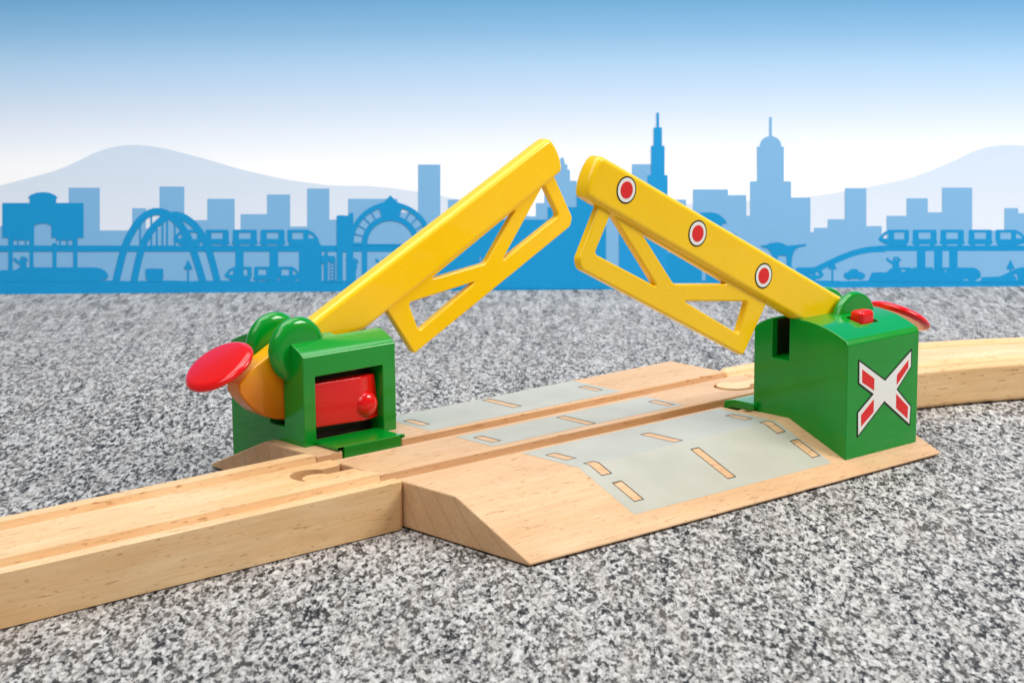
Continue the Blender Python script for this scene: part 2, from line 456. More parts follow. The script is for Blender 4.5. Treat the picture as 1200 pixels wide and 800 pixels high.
# the dark sheets inside the housings stand in for cavity shade
# ---- warning cross on the outer face of the right housing
def decal(name, loops, mats_z, parent, plane, T=None):
    pass
def xz_to_face(y):  # plate local XY -> world X,Z at given y, facing -Y
    return Matrix(((1, 0, 0, 0), (0, 0, -1, y), (0, 1, 0, 0), (0, 0, 0, 1)))
cx, cz = 13.70, 2.03
def arm_poly(a, b):  # cross outline points measured on the sticker
    return a
OUT = [(12.56, 3.00), (13.68, 2.31), (14.78, 2.98), (14.79, 2.56), (14.18, 2.00), (14.82, 1.42), (14.79, .94), (13.66, 1.76), (12.57, .98), (12.55, 1.60), (13.20, 2.02), (12.57, 2.42)]
def grow(p, d):
    n = len(p); out = []
    for i in range(n):
        a = Vector(p[i - 1]); b = Vector(p[i]); c = Vector(p[(i + 1) % n])
        e1 = (b - a).normalized(); e2 = (c - b).normalized()
        n1 = Vector((-e1.y, e1.x)); n2 = Vector((-e2.y, e2.x))
        m = (n1 + n2); m = m / max(.35, m.length_squared / 2)
        q = b + m * d; out.append((q.x, q.y))
    return out
cross = empty('warning_cross', (0, 0, 0)); bpy.data.objects.remove(cross)
th = .012
blk = plate_mesh(chaikin(grow(OUT, .045), .04), (), th); wht = plate_mesh(OUT, (), th)
cr = link('cross_sign', blk, M['black'], hR, SH @ xz_to_face(-5.9 - th / 2 - .001), 0)
link('cross_face', wht, M['white'], cr, SH @ xz_to_face(-5.9 - th / 2 - .006), 0)
reds = [[(12.67, 2.78), (13.20, 2.45), (13.20, 2.12), (12.68, 2.42)], [(14.18, 2.40), (14.67, 2.76), (14.67, 2.54), (14.18, 2.12)],
        [(14.17, 1.88), (14.71, 1.44), (14.70, 1.10), (14.18, 1.48)], [(13.20, 1.88), (13.20, 1.52), (12.68, 1.20), (12.67, 1.52)]]
for q in reds: link('red_panel', plate_mesh(q, (), th), M['redp'], cr, SH @ xz_to_face(-5.9 - th / 2 - .011), 0)

# ---- barrier arms
def barrier(side):
    s = 1 if side == 'L' else -1
    T = Matrix.Identity(4) if s == 1 else Matrix.Translation((L, 0, 0)) @ Matrix.Rotation(math.pi, 4, 'Z')
    du = 0 if s == 1 else 1.0
    A = R(27)
    # plate XY (u,v) -> world X,Z ; plate Z -> -Y
    F = T @ Matrix.Translation((.62, 3.71 if s == 1 else 3.90, 3.67)) @ Matrix.Rotation(-A, 4, 'Y') @ Matrix(((1, 0, 0, 0), (0, 0, -1, 0), (0, 1, 0, 0), (0, 0, 0, 1)))
    # beam
    top0 = .22; u0 = .55
    out = [(u0, top0)]
    out += [(10.0 + du, .12), (10.40 + du, .11)]
    k = 8
    for i in range(k + 1):
        t = math.pi / 2 - math.pi * i / k
        out.append((10.50 + du + .20 * math.cos(t), -.46 + .56 * math.sin(t)))
    out += [(10.2 + du, -1.03), (2.3, -.98), (1.4, -.7), (u0, -.4)]
    beam = plate_mesh(out, (), .50, .15, 5)
    b = part('barrier_arm', beam, M['yellow'], CR, F)
    # counterweight sector, round underneath
    sec = [(.9, .22), (-1.2, .22), (-1.78, .10)]
    for i in range(13):
        t = R(183 + (276 - 183) * i / 12); sec.append((1.9 * math.cos(t), 1.9 * math.sin(t)))
    sec += [(.75, -1.1), (.75, -.2)]
    sm = plate_mesh(sec, (), .60, .06, 3)
    link('counterweight', sm, M['yellow_shaded'], b, SH @ F @ Matrix.Translation((0, 0, -.09 if s == 1 else .10)), 40)
    # lattice skirt
    sk = [(3.12, -.8), (3.4, -2.53), (10.10, -2.62), (10.42, -2.45), (10.32, -1.9), (10.26, -.8)]
    sk = [(3.2, -.85), (3.45, -2.58), (10.14, -2.64), (10.33, -2.44), (10.26, -.85)]
    h1 = [(9.80, -1.08), (9.80, -2.08), (7.42, -2.08), (9.30, -1.22)]
    h1 = [(9.80, -1.0), (9.88, -2.12), (7.42, -2.08)]
    h2 = [(8.55, -1.06), (6.86, -1.80), (4.95, -1.08)]
    h3 = [(3.96, -1.22), (3.90, -2.12), (6.28, -2.06)]
    hs = []; dk = .05 if s == 1 else .68; dv = -.05 if s == 1 else 0
    for h, dd in ((h1, 0), (h2, 0), (h3, 0)):
        h = [(x + dk, y + dv * .6) for x, y in h]
        hs.append(chaikin(h, .12, 4))
    sk = chaikin([(x + dk, y + dv) for x, y in sk], .09, 4)
    link('lattice_skirt', plate_mesh(sk, hs, .24, .06, 4), M['yellow'], b, SH @ F @ Matrix.Translation((0, 0, 0)), 40)
    # red paddle at the short end
    pr = [(0, .17), (.5, .165), (.80, .15), (.90, .11), (.96, .05), (.975, 0), (.95, -.05), (.88, -.08), (.8, -.09), (0, -.09)]
    PT = T @ Matrix.Translation((-1.42 if s == 1 else -1.38, 3.80, 3.42 if s == 1 else 3.42)) @ Matrix.Rotation(-R(31 if s == 1 else 29), 4, 'Y')
    link('red_paddle', lathe_mesh(pr), M['red'], b, SH @ PT, 60)
    if s == -1:
        for u, v in ((10.4, -.34), (7.48, -.36), (4.55, -.43)):
            # ring stickers on the outer face
            def ring(r, zoff):
                m = lathe_mesh([(0, .006), (r, .006), (r, 0), (0, 0)], 40)
                return F @ Matrix.Translation((u, v, -.25 - .001 - zoff)) @ Matrix.Rotation(math.pi, 4, 'X'), m
            mw, m = ring(.345, 0); st = link('round_sticker', m, M['black'], b, SH @ mw, 30)
            ms = []
            mw, m = ring(.305, .005); m.materials.append(M['white']); m.transform(mw)
            mw2, m2 = ring(.215, .010); m2.transform(mw2)
            bm = bmesh.new(); bm.from_mesh(m); n0 = len(bm.faces); bm.from_mesh(m2)
            bm.faces.ensure_lookup_table()
            for f in bm.faces[n0:]: f.material_index = 1
            st_m = st.data
            n1 = len(st_m.polygons)
            bm2 = bmesh.new(); bm2.from_mesh(st_m)
            tmp = bpy.data.meshes.new('t'); bm.transform(SH); bm.to_mesh(tmp)
            for f in bm2.faces: f.material_index = 0
            bm2.from_mesh(tmp); bm2.faces.ensure_lookup_table()
            for i, f in enumerate(bm2.faces[n1:]): f.material_index = 1 if i < n0 else 2
            bm2.to_mesh(st_m); bm.free(); bm2.free()
            st_m.materials.append(M['white']); st_m.materials.append(M['redp'])
    return b
barrier('L'); barrier('R')

# ------------------------------------------------------------------ tracks
tprof = [(-2.0, 0), (-2.0, 1.2), (-1.60, 1.2), (-1.55, .91), (-1.07, .91), (-.99, 1.2), (.99, 1.2), (1.07, .91), (1.53, .91), (1.62, 1.2), (2.0, 1.2), (2.0, 0)]
tr = prism_mesh(tprof, -24, -.03)
cutL = cyl_mesh(.62, -1, 2, 40, -1.28, 0); neckL = prism_mesh([(-.36, -1), (.36, -1), (.36, 2), (-.36, 2)], -1.1, .5)
# rounded block ends
def corner_cut(x, y, r, sx, sy):
    bm = bmesh.new(); pts = [(x + .05 * sx, y + .05 * sy)]
    pts = [(x, y)] if False else pts
    for i in range(9):
        t = math.pi / 2 * i / 8
        pts.append((x - sx * r + sx * r * math.sin(t), y - sy * r + sy * r * math.cos(t)))
    pts = [(x + .05 * sx, y + .05 * sy), (x - sx * r, y + .05 * sy)] + pts[1:] + [(x + .05 * sx, y - sy * r)]
    a = [bm.verts.new((p[0], p[1], -.5)) for p in pts]; b = [bm.verts.new((p[0], p[1], 2)) for p in pts]
    bm.faces.new(a); bm.faces.new(b[::-1]); n = len(pts)
    for i in range(n): bm.faces.new((a[i], b[i], b[(i + 1) % n], a[(i + 1) % n]))
    bmesh.ops.recalc_face_normals(bm, faces=bm.faces)
    me = bpy.data.meshes.new('p'); bm.to_mesh(me); bm.free(); return me
cc = [corner_cut(-.03, 2.0, .22, 1, 1), corner_cut(-.03, -2.0, .22, 1, -1)]
def groove_corner(x, ya, yb, r):
    pass
mouth = [(-.02 + .2, -.80), (-.02 + .2, .60), (-.03, .58), (-.22, .40), (-.5, .34), (-.5, -.34), (-.2, -.40), (-.03, -.62)]
bmq = bmesh.new(); aa = [bmq.verts.new((p[0], p[1], -.5)) for p in mouth]; bb = [bmq.verts.new((p[0], p[1], 2)) for p in mouth]
bmq.faces.new(aa); bmq.faces.new(bb[::-1])
for i in range(len(mouth)): bmq.faces.new((aa[i], bb[i], bb[(i + 1) % len(mouth)], aa[(i + 1) % len(mouth)]))
bmesh.ops.recalc_face_normals(bmq, faces=bmq.faces)
mo = bpy.data.meshes.new('p'); bmq.to_mesh(mo); bmq.free()
tr = shaped(tr, [cutL, neckL, mo] + cc, .14, 5, 25)
T1 = empty('wooden_track', (-12, 0, 0), label='straight pale wooden toy track with two grooves, running in from the left edge', cat='toy track', group='wooden track pieces joined to the crossing')
link('track_block', tr, M['pale'], T1, Matrix.Translation((12, 0, 0)), 40)
T1.location = (-12, -.13, .03); T1.rotation_euler = (0, 0, R(.62))

# curved piece on the right
RC = 17.5; x_st = L + .03
def bend(me, n_seg_len):
    for v in me.vertices:
        sx = v.co.x; rr = RC + v.co.y; a = sx / RC
        v.co.x = x_st + rr * math.sin(a); v.co.y = -RC + rr * math.cos(a)
bm = bmesh.new(); segs = 40; LEN = 15.5; rows = []
for i in range(segs + 1):
    x = LEN * i / segs; rows.append([bm.verts.new((x, p[0], p[1])) for p in tprof])
n = len(tprof)
for a, b in zip(rows, rows[1:]):
    for i in range(n): bm.faces.new((a[i], a[(i + 1) % n], b[(i + 1) % n], b[i]))
bm.faces.new(rows[0][::-1]); bm.faces.new(rows[-1])
bmesh.ops.recalc_face_normals(bm, faces=bm.faces)
me = bpy.data.meshes.new('p'); bm.to_mesh(me); bm.free()
me = shaped(me, [corner_cut(0, 2.0, .22, -1, 1), corner_cut(0, -2, .22, -1, -1)], .14, 5, 25)
bend(me, 0)
T2 = empty('wooden_track', (L + 6, -1.2, 0), label='curved pale wooden toy track leaving the crossing behind the right green housing', cat='toy track', group='wooden track pieces joined to the crossing')
link('track_block', me, M['pale2'], T2, Matrix.Translation((-L - 6, 1.2, 0)), 40)
# tongue of the curved track lying in the socket of the crossing
pg = shaped(cyl_mesh(.5, .03, 1.19, 48, L - 1.38, .02), [], .04, 2, adds=[box_mesh(L - 1.2, L + .06, -.2, .24, .03, 1.19)])
link('track_peg', pg, M['pale'], T2, Matrix.Translation((-L - 6, 1.2, 0)), 40)
T2.location.z = .03
# the material of the curved piece uses its own object coordinates
for nd in M['pale2'].node_tree.nodes:
    if nd.type == 'VECT_MATH' and nd.operation == 'SUBTRACT': nd.inputs[1].default_value = (x_st - (L + 6), -RC + 1.2, 0)

# ------------------------------------------------------------------ printed backdrop board, leaning back behind the stone sheet
K = 28.671
B0 = CAM + FW * ((Vector((25.72, 22.65, 0)) - CAM).dot(FW)) + UP * ((400 - 340) / K)
BM = Matrix(((RT.x, UP.x, -FW.x, B0.x), (RT.y, UP.y, -FW.y, B0.y), (RT.z, UP.z, -FW.z, B0.z), (0, 0, 0, 1)))
def P(x, y): return ((x - 600) / K, (340 - y) / K)
M['blue'] = printed('mid_blue_print', rgb(26, 144, 202), .7, .05, 7)
M['lblue'] = printed('light_blue_print', rgb(124, 176, 217), .7, .01, 2)
M['tower'] = printed('tower_blue_print', rgb(34, 148, 208), .7, .04, 5)
def grad(name, stops, y0, y1):
    s = NT(name); sp = s.n('ShaderNodeSeparateXYZ'); s.l(s.tc.outputs['Object'], sp.inputs[0])
    mr = s.n('ShaderNodeMapRange'); mr.inputs[1].default_value = y0; mr.inputs[2].default_value = y1
    s.l(sp.outputs[1], mr.inputs[0])
    c = s.ramp(mr.outputs[0], stops)
    s.set(Base_Color=c, Roughness=.75); s.b.inputs['Specular IOR Level'].default_value = .05
    return s.m
yb = lambda y: (340 - y) / K
sky = [(-400, rgb(60, 134, 194)), (0, rgb(106, 160, 202)), (40, rgb(136, 180, 216)), (75, rgb(168, 201, 230)), (100, rgb(186, 210, 235)), (130, rgb(207, 222, 240)), (160, rgb(228, 236, 247)), (195, rgb(248, 250, 254)), (235, rgb(253, 253, 254))]
lo, hi = yb(260), yb(-400)
M['sky'] = grad('sky_print', [((yb(y) - lo) / (hi - lo), c) for y, c in sky[::-1]], lo, hi)
lo2, hi2 = yb(290), yb(165)
M['hill'] = grad('hill_print', [(0, rgb(224, 231, 243)), (.45, rgb(215, 225, 239)), (1, rgb(200, 217, 235))], lo2, hi2)
layer = [0.0]
def board_obj(name, me, mat, z, parent=None):
    o = link(name, me, mat, None, Matrix.Translation((0, 0, z)), 0)
    if parent: o.parent = parent
    else: o.matrix_world = BM
    return o
def cut(name, loops, mat, label=None, cat=None, group=None, kind=None, holes=(), z=None, parent=None):
    """one printed cut-out: loops is a list of px outlines"""
    if z is None: layer[0] += .0004; z = .006 + layer[0]
    ms = [plate_mesh([P(*q) for q in lp], [[P(*q) for q in h] for h in (holes if i == 0 else ())], 0) for i, lp in enumerate(loops)]
    me = ms[0] if len(ms) == 1 else join([m_shift(m, .0012 * i) for i, m in enumerate(ms)])
    o = board_obj(name, me, mat, z, parent)
    return tag(o, label, cat, group, kind)
def m_shift(m, d):
    m.transform(Matrix.Translation((0, 0, d))); return m
def rc(x0, y0, x1, y1): return [(x0, y0), (x1, y0), (x1, y1), (x0, y1)]

cut('sky', [rc(-900, -700, 2100, 345)], M['sky'], kind='structure', z=0)
hl = [(-900, 330), (-900, 235), (-300, 200), (-60, 226), (0, 217.5), (31, 209.5), (62, 201), (78, 195), (94, 187.5), (107, 181), (120, 176), (130, 173), (140, 171), (150, 170), (162, 170), (180, 171.8), (196, 174.7), (212, 179), (232, 184), (250, 189), (275, 196.5), (292, 201), (310, 205), (335, 210.5), (360, 214), (385, 217), (410, 218), (432, 218), (460, 220.5), (485, 224), (510, 228), (530, 232), (560, 239), (620, 251), (640, 330)]
cut('hill', [hl], M['hill'], kind='structure', z=.002)
hr = [(780, 330), (780, 242), (812, 238), (850, 236), (905, 234), (947, 230.5), (970, 227.5), (990, 224), (1008, 221), (1025, 217.5), (1048, 213), (1070, 207.5), (1088, 201), (1105, 194), (1122, 186.5), (1137, 179), (1147, 175.5), (1157, 172.5), (1168, 170.7), (1180, 170), (1192, 170.3), (1204, 171.3), (1230, 175), (1300, 190), (1500, 240), (2100, 240), (2100, 330)]
cut('hill', [hr], M['hill'], kind='structure', z=.0025)

GB = 'light blue city blocks printed on the backdrop'
def block(x0, x1, y, label, extra=None, name='city_block'):
    lp = extra if extra else rc(x0, y, x1, 338)
    return cut(name, [lp], M['lblue'], label, 'building', GB)
block(-240, 12, 265, 'light blue low city block cut by the left edge, under the domed station')
block(80.5, 117, 220, 'light blue tall flat block rising behind the right wing of the domed station')
block(10, 81, 257, 'light blue low block seen through the arch of the domed station')
block(117, 155, 270, 'light blue low block between the domed station and the arch bridge')
block(155, 171, 244, 'small light blue block left of the top of the arch bridge')
block(171, 187, 268, 'light blue low block seen through the left half of the arch bridge')
block(187, 216, 218.7, 'light blue tower block rising behind the top of the arch bridge')
block(216, 243, 258, 'light blue low block right of the arch bridge top')
block(243, 275, 233, 'light blue tall block above the first clear monorail carriage')
block(275, 282, 269, 'very narrow light blue low block in the gap above the monorail')
block(282, 313, 251, 'light blue middle-height block above the monorail, left of a taller one')
block(313, 340, 228, 'light blue tall block above the middle of the left monorail')
block(340, 360, 265.5, 'light blue low block above the nose of the left monorail')
block(360, 386, 221, 'light blue tall block just left of the round glazed station')
block(386, 408, 257.5, 'light blue low block touching the square tower of the round glazed station')
block(408, 466, 233, 'wide light blue block behind the round glazed station gable')
block(466, 490, 249, 'light blue block behind the right shoulder of the round glazed station')
block(490, 516, 193, 'tallest plain light blue tower, right of the round glazed station')
block(516, 525, 255, 'sliver of light blue block right of the tallest plain tower')
block(525, 561, 234, 'light blue block partly hidden by the left yellow arm')
block(561, 575, 222, 'light blue block of which a corner peeps over the left yellow arm')
block(575, 615, 254, 'light blue low block hidden by the left yellow arm, above its lattice')
block(628, 645, 238, 'light blue block seen inside the top hole of the left lattice')
block(615, 628, 253.5, 'light blue low block below the white patch in the left lattice')
block(640, 676, 0, 'light blue stepped tower between the tips of the two yellow arms',
      extra=[(638, 338), (638, 204), (648, 204), (648, 192), (660, 184), (662.5, 193), (665, 193), (665, 199), (668, 199), (668, 212), (676, 212), (676, 338)], name='stepped_tower')
block(705, 730, 252, 'light blue narrow block seen through the left hole of the right lattice')
block(740.5, 763, 192.5, 'light blue block left of the thin dark blue spire tower')
block(782, 804, 234, 'light blue low block just right of the dark blue spire tower')
block(812, 853, 222, 'wide light blue block above the middle of the right yellow arm')
block(853, 874.5, 228.7, 'light blue block one step lower, left of the narrow gap by the domed tower')
block(874.5, 879, 253, 'light blue low block closing the narrow gap left of the domed tower')
dome = [(879, 338), (879, 212.6), (887, 212.6), (887, 172), (890, 172)]
for i in range(0, 13):
    t = math.pi - math.pi * i / 12
    x = 903 + 12.8 * math.cos(t); y = 172 - 12.4 * math.sin(t)
    dome.append((x, y))
    if i == 5: dome += [(901.4, 159.8), (901.4, 137.5), (904.4, 137.5), (904.4, 159.8)]
dome += [(918.5, 172), (918.5, 212.6), (927, 212.6), (927, 338)]
dome = [p for i, p in enumerate(dome) if not (901.4 < p[0] < 904.4 and 159 < p[1] < 160)] 
cut('domed_tower', [dome], M['lblue'], 'light blue tower with a round dome and a thin mast', 'tower', GB)
block(927, 949.5, 231.6, 'light blue block against the right flank of the domed tower')
block(949.5, 954, 272, 'thin light blue low block in the notch right of the domed tower')
block(954, 970, 267, 'light blue lowest stair step right of the notch')
block(970, 990, 257, 'light blue second stair step below a tall block')
block(990, 1015, 220.5, 'light blue tall block right of the two stair steps')
block(1015, 1033, 265, 'light blue low block just left of the right monorail nose')
block(1033, 1039, 280, 'light blue very low block behind the right monorail nose')
block(1039, 1062.5, 253, 'light blue middle block above the right monorail nose')
block(1062.5, 1087, 232.5, 'light blue tall block above the second right monorail carriage')
block(1087, 1104, 249, 'light blue block between two tall ones above the right monorail')
block(1104, 1139, 220, 'widest light blue tall block above the right monorail')
block(1139, 1177, 270, 'light blue low block under the pale hill, above the right monorail')
block(1177, 1193, 244, 'light blue block near the right edge')
block(1193, 1480, 250, 'light blue low block cut by the right edge')

# --- mid blue print
BL = M['blue']
DB = 'dark blue silhouettes printed on the backdrop'
cut('ground_strip', [[(-300, 346), (-300, 329)] + [(x, 329 + .5 * math.sin(x * .09)) for x in range(-280, 1480, 24)] + [(1500, 329), (1500, 346)]], BL, kind='structure')
# viaduct left
cut('viaduct_deck', [rc(-300, 287.8, 565, 294.8)], BL, 'dark blue straight viaduct deck carrying the left monorail', 'viaduct')
cut('viaduct_deck', [[(934, 322), (950, 315), (968, 306.5), (985, 298.5), (1000, 293), (1015, 289.5), (1030, 288), (1040, 287.4), (1040, 287.8), (1500, 287.8), (1500, 294.2), (1038, 294.2), (1037, 295.3), (1020, 296), (1008, 298), (995, 302), (980, 308.5), (965, 315.5), (952, 321), (940, 326)]], BL, 'dark blue viaduct deck curving down to the ground on the right', 'viaduct')
GP = 'pillars under the left viaduct'
for x0, x1, y1, lb in ((276, 285.5, 330, 'dark blue viaduct pillar, leftmost of three under the left monorail'), (316, 326, 330, 'dark blue viaduct pillar, middle of three under the left monorail')):
    cut('viaduct_pillar', [rc(x0, 291, x1, y1)], BL, lb, 'pillar', GP)
cut('viaduct_pillar', [[(350.5, 330), (350.5, 292), (370, 282), (374, 284), (377, 288), (377, 330)]], BL, 'widest dark blue viaduct pillar under the nose of the left monorail', 'pillar', GP)
GP = 'pillars under the right viaduct'
for x0, x1, lb in ((1074.3, 1084.3, 'dark blue pillar, leftmost of three under the right viaduct'), (1094.5, 1104.3, 'dark blue pillar, middle of three under the right viaduct'), (1112, 1122, 'dark blue pillar, rightmost of three under the right viaduct')):
    cut('viaduct_pillar', [rc(x0, 291, x1, 320)], BL, lb, 'pillar', GP)

# domed station
st = empty('domed_station', (0, 0, 0), label='dark blue station with a curved cap and two square wings at the left edge', cat='station'); st.matrix_world = BM
z0 = .0064 + layer[0]; layer[0] += .0008
wing = [(3, 278.5), (3, 238), (35, 238), (35, 232), (33, 232), (36, 228.5), (43, 226), (50.5, 225.2), (58, 226), (64, 228.5), (68, 231.5), (66, 232), (66, 238), (98, 238), (98, 278.5), (91, 278.5), (91, 290), (66, 290), (66, 278.5), (60.4, 278.5),
        (60.4, 264.5), (56, 262.3), (50.3, 261.7), (44.5, 262.3), (40, 264.5), (40, 290), (10, 290), (10, 278.5)]
cut('facade', [wing], BL, holes=[rc(15.8, 281.5, 20.6, 287.2), rc(22, 281.5, 29.4, 287.2), rc(31, 281.5, 34.8, 287.2), rc(66.4, 281.5, 69.6, 287.2), rc(71.5, 281.5, 77.9, 287.2), rc(80, 281.5, 85, 287.2)], z=z0, parent=st)
for x0, x1 in ((10, 15), (35, 39.3), (61.8, 66.4), (86, 90.8)):
    cut('leg', [rc(x0, 285, x1, 331)], BL, z=z0 + .0003, parent=st)

# arch bridge
br = empty('arch_bridge', (0, 0, 0), label='dark blue railway bridge with two overlapping high arches and thin hangers', cat='bridge'); br.matrix_world = BM
zb = .0064 + layer[0]; layer[0] += .001
def ribbon(c, w):
    cc = [Vector(p) for p in c]; l = []; r_ = []
    for i, p in enumerate(cc):
        d = (cc[min(i + 1, len(cc) - 1)] - cc[max(i - 1, 0)]).normalized(); nn = Vector((-d.y, d.x))
        ww = (w[i] if isinstance(w, list) else w) / 2
        l.append(tuple(p + nn * ww)); r_.append(tuple(p - nn * ww))
    return l + r_[::-1]
def smooth_line(pts, n=6):
    out = []
    for i in range(len(pts) - 1):
        p0 = Vector(pts[max(i - 1, 0)]); p1 = Vector(pts[i]); p2 = Vector(pts[i + 1]); p3 = Vector(pts[min(i + 2, len(pts) - 1)])
        for k in range(n):
            t = k / n
            out.append(tuple(.5 * ((2 * p1) + (p2 - p0) * t + (2 * p0 - 5 * p1 + 4 * p2 - p3) * t * t + (3 * p1 - p0 - 3 * p2 + p3) * t ** 3)))
    out.append(tuple(pts[-1])); return out
a1 = [(136, 330), (141, 309), (147, 288), (154, 273), (163, 259.5), (173, 251), (184, 248), (196, 251), (209, 261), (219, 275), (226, 292), (232, 310), (238, 330)]
a2 = [(157, 330), (161.5, 309), (167.5, 288), (174.5, 274), (184, 262.5), (194, 255), (205, 252), (217, 255.5), (229, 265), (238, 278), (245, 294), (250, 311), (255, 330)]
cut('arch', [ribbon(smooth_line(a1), 8.3)], BL, z=zb, parent=br)
cut('arch', [ribbon(smooth_line(a2), 8.0)], BL, z=zb + .0003, parent=br)
for x, y in ((164.5, 260), (177.5, 252), (184, 258), (190.6, 256), (196, 254), (205, 254), (214, 257)):
    cut('hanger', [rc(x - .9, y, x + .9, 289)], BL, z=zb + .0006, parent=br)

# monorail cars
def car(x0, x1, y0, y1, nose=None, z=0, parent=None, wins=1):
    h = y1 - y0; w = x1 - x0
    if nose == 'L':
        lp = [(x0 + w * .36, y0), (x1 - 1, y0), (x1, y0 + 1), (x1, y1 - h * .35), (x1 - 2, y1 - h * .1), (x1 - 5, y1), (x0 + w * .4, y1), (x0 + w * .25, y1 - h * .12), (x0 + 2, y1 - h * .3), (x0, y1 - h * .42), (x0 + w * .07, y0 + h * .4), (x0 + w * .18, y0 + h * .17)]
        holes = [rc(x0 + w * .52, y0 + h * .16, x1 - w * .15, y0 + h * .58), [(x0 + w * .14, y0 + h * .52), (x0 + w * .2, y0 + h * .34), (x0 + w * .33, y0 + h * .2), (x0 + w * .33, y0 + h * .54)]]
    elif nose == 'R':
        q, hq = None, None
        lp = [(x0 + 1, y0), (x1 - w * .36, y0), (x1 - w * .18, y0 + h * .17), (x1 - w * .07, y0 + h * .4), (x1, y1 - h * .38), (x1 - 1, y1 - h * .2), (x1 - w * .25, y1 - h * .1), (x1 - w * .4, y1), (x0 + 5, y1), (x0 + 2, y1 - h * .1), (x0, y1 - h * .35), (x0, y0 + 1)]
        holes = [rc(x0 + w * .15, y0 + h * .16, x1 - w * .5, y0 + h * .58), [(x1 - w * .34, y0 + h * .2), (x1 - w * .2, y0 + h * .34), (x1 - w * .14, y0 + h * .52), (x1 - w * .34, y0 + h * .54)]]
    else:
        lp = [(x0 + 1, y0), (x1 - 1, y0), (x1, y0 + 1.5), (x1, y1 - h * .35), (x1 + 1.5, y1 - h * .2), (x1 - 2, y1 - h * .08), (x1 - 4, y1), (x1 - w * .25, y1 - .1), (x1 - w * .3, y1 - h * .12), (x0 + w * .3, y1 - h * .12), (x0 + w * .25, y1 - .1), (x0 + 4, y1), (x0 + 2, y1 - h * .08), (x0 - 1.5, y1 - h * .2), (x0, y1 - h * .35), (x0, y0 + 1.5)]
        holes = [rc(x0 + w * .25, y0 + h * .16, x1 - w * .25, y0 + h * .56)]
    cut('carriage', [lp], BL, holes=holes, z=z, parent=parent)
def train(name, label, cars, y0, y1, cat='train'):
    t = empty(name, (0, 0, 0), label=label, cat=cat); t.matrix_world = BM
    layer[0] += .0004; z = .006 + layer[0]
    for x0, x1, n in cars: car(x0, x1, y0, y1, n, z, t)
    return t
train('monorail_train', 'dark blue monorail train on the left viaduct, nose to the right', [(203, 236, 'L'), (241, 268, None), (273, 301, None), (305.5, 333.5, None), (337, 374, 'R')], 269.3, 288.5)
train('monorail_train', 'dark blue monorail train of five carriages on the right viaduct', [(1029, 1065, 'L'), (1069.5, 1097.3, None), (1102, 1129.3, None), (1135, 1162, None), (1166.5, 1203, 'R')], 269.3, 288.5)
train('passenger_train', 'small dark blue train running at ground level under the left viaduct', [(263, 295, 'L'), (298, 317, None), (326, 352, 'R')], 312.5, 330)
# steam engines with rounded tail cars
cut('goods_train', [[(-300, 330), (-300, 318), (0, 317.5), (3, 316.5), (18, 316.5), (22, 314), (28, 313.3), (96, 313.3), (97, 314.5), (98, 313.3), (114, 313.5), (119, 315), (124, 318), (127, 322), (126.5, 325), (125, 327), (119, 328), (117, 330)]], BL, 'long dark blue train at the foot of the domed station', 'train')
cut('goods_train', [[(1017, 330), (1020, 323), (1022, 319.3), (1039, 319), (1043, 315), (1048, 313.4), (1067, 313.4), (1068.5, 315), (1070, 313.4), (1093, 313.4), (1094, 317), (1095, 313.4), (1141, 313.5), (1145.5, 315.5), (1148.5, 319), (1149.7, 324), (1147, 326), (1143, 328.3), (1141, 331)]], BL, 'long dark blue train under the three pillars of the right viaduct', 'train',
    holes=[rc(1056, 315.8, 1060.5, 318.2), rc(1107, 316, 1108.6, 318.6), rc(1129, 327, 1134.5, 328.6)])
cut('toy_train', [[(928, 330), (928, 320), (934, 313.5), (955, 313.2), (962, 316), (965.3, 322), (962, 326), (956, 327), (955, 330)]], BL, 'short dark blue train with a rounded nose at the foot of the curving viaduct', 'train', holes=[[(943, 321.5), (948, 319.5), (952, 320), (952, 322.4), (944, 323)], [(955.5, 318), (959, 319.5), (961, 322.5), (955.5, 322.5)]])
def person(x, y, s, label, flip=1):
    f = lambda a, b: (x + a * s * flip, y + b * s)
    lp = [f(-3.5, 12), (f(-4, 7)), f(-4.5, 4.5), f(-9, 2), f(-12, -1.2), f(-11.2, -2.6), f(-9.5, -2.8), f(-8, -1), f(-5, 1), f(-3.6, 0), f(-3.8, -2.4), f(-2, -4), f(0, -4.6), f(2, -4), f(3.4, -2.6), f(5.6, -1.2), f(5.6, .2), f(3.2, 1.8), f(3.6, 5), f(3.2, 9), f(2.6, 12)]
    cut('person', [lp], BL, label, 'person', 'little printed workers on the backdrop', holes=[[f(-1, -2.2), f(1, -2.4), f(1.4, -.6), f(-.6, -.4)]])
person(27.5, 305, 1.0, 'tiny dark blue worker raising a lamp on the train below the domed station')
person(1050, 305, 1.0, 'tiny dark blue worker raising a lamp on the train at the right')
person(451.5, 306, 1.0, 'tiny dark blue worker raising an arm inside the round glazed station')
person(415.5, 306.5, .85, 'tiny dark blue figure on a post between the pillars of the round glazed station')
cut('post', [rc(412.6, 316, 417, 330)], BL, 'short dark blue post under the tiny figure in the round glazed station', 'post')
GS = 'arrow topped posts printed on the backdrop'
for x, lb in ((220.7, 'dark blue arrow-topped signpost between the legs of the arch bridge'), (975.3, 'dark blue arrow-topped signpost under the curving viaduct'), (1184, 'dark blue arrow-topped signpost near the right edge')):
    cut('signpost', [[(x, 304.3), (x + 5.2, 315.3), (x + 1, 315.3), (x + 1, 330), (x - 1, 330), (x - 1, 315.3), (x - 5.2, 315.3)]], BL, lb, 'signpost', GS)
cut('goods_wagon', [[(170.8, 315), (177, 314.6), (191.3, 315), (191.6, 325.5), (190.5, 326.4), (190, 330), (173, 330), (172.4, 326.4), (170.8, 325.5)]], BL, 'small dark blue box wagon under the arch bridge', 'wagon')
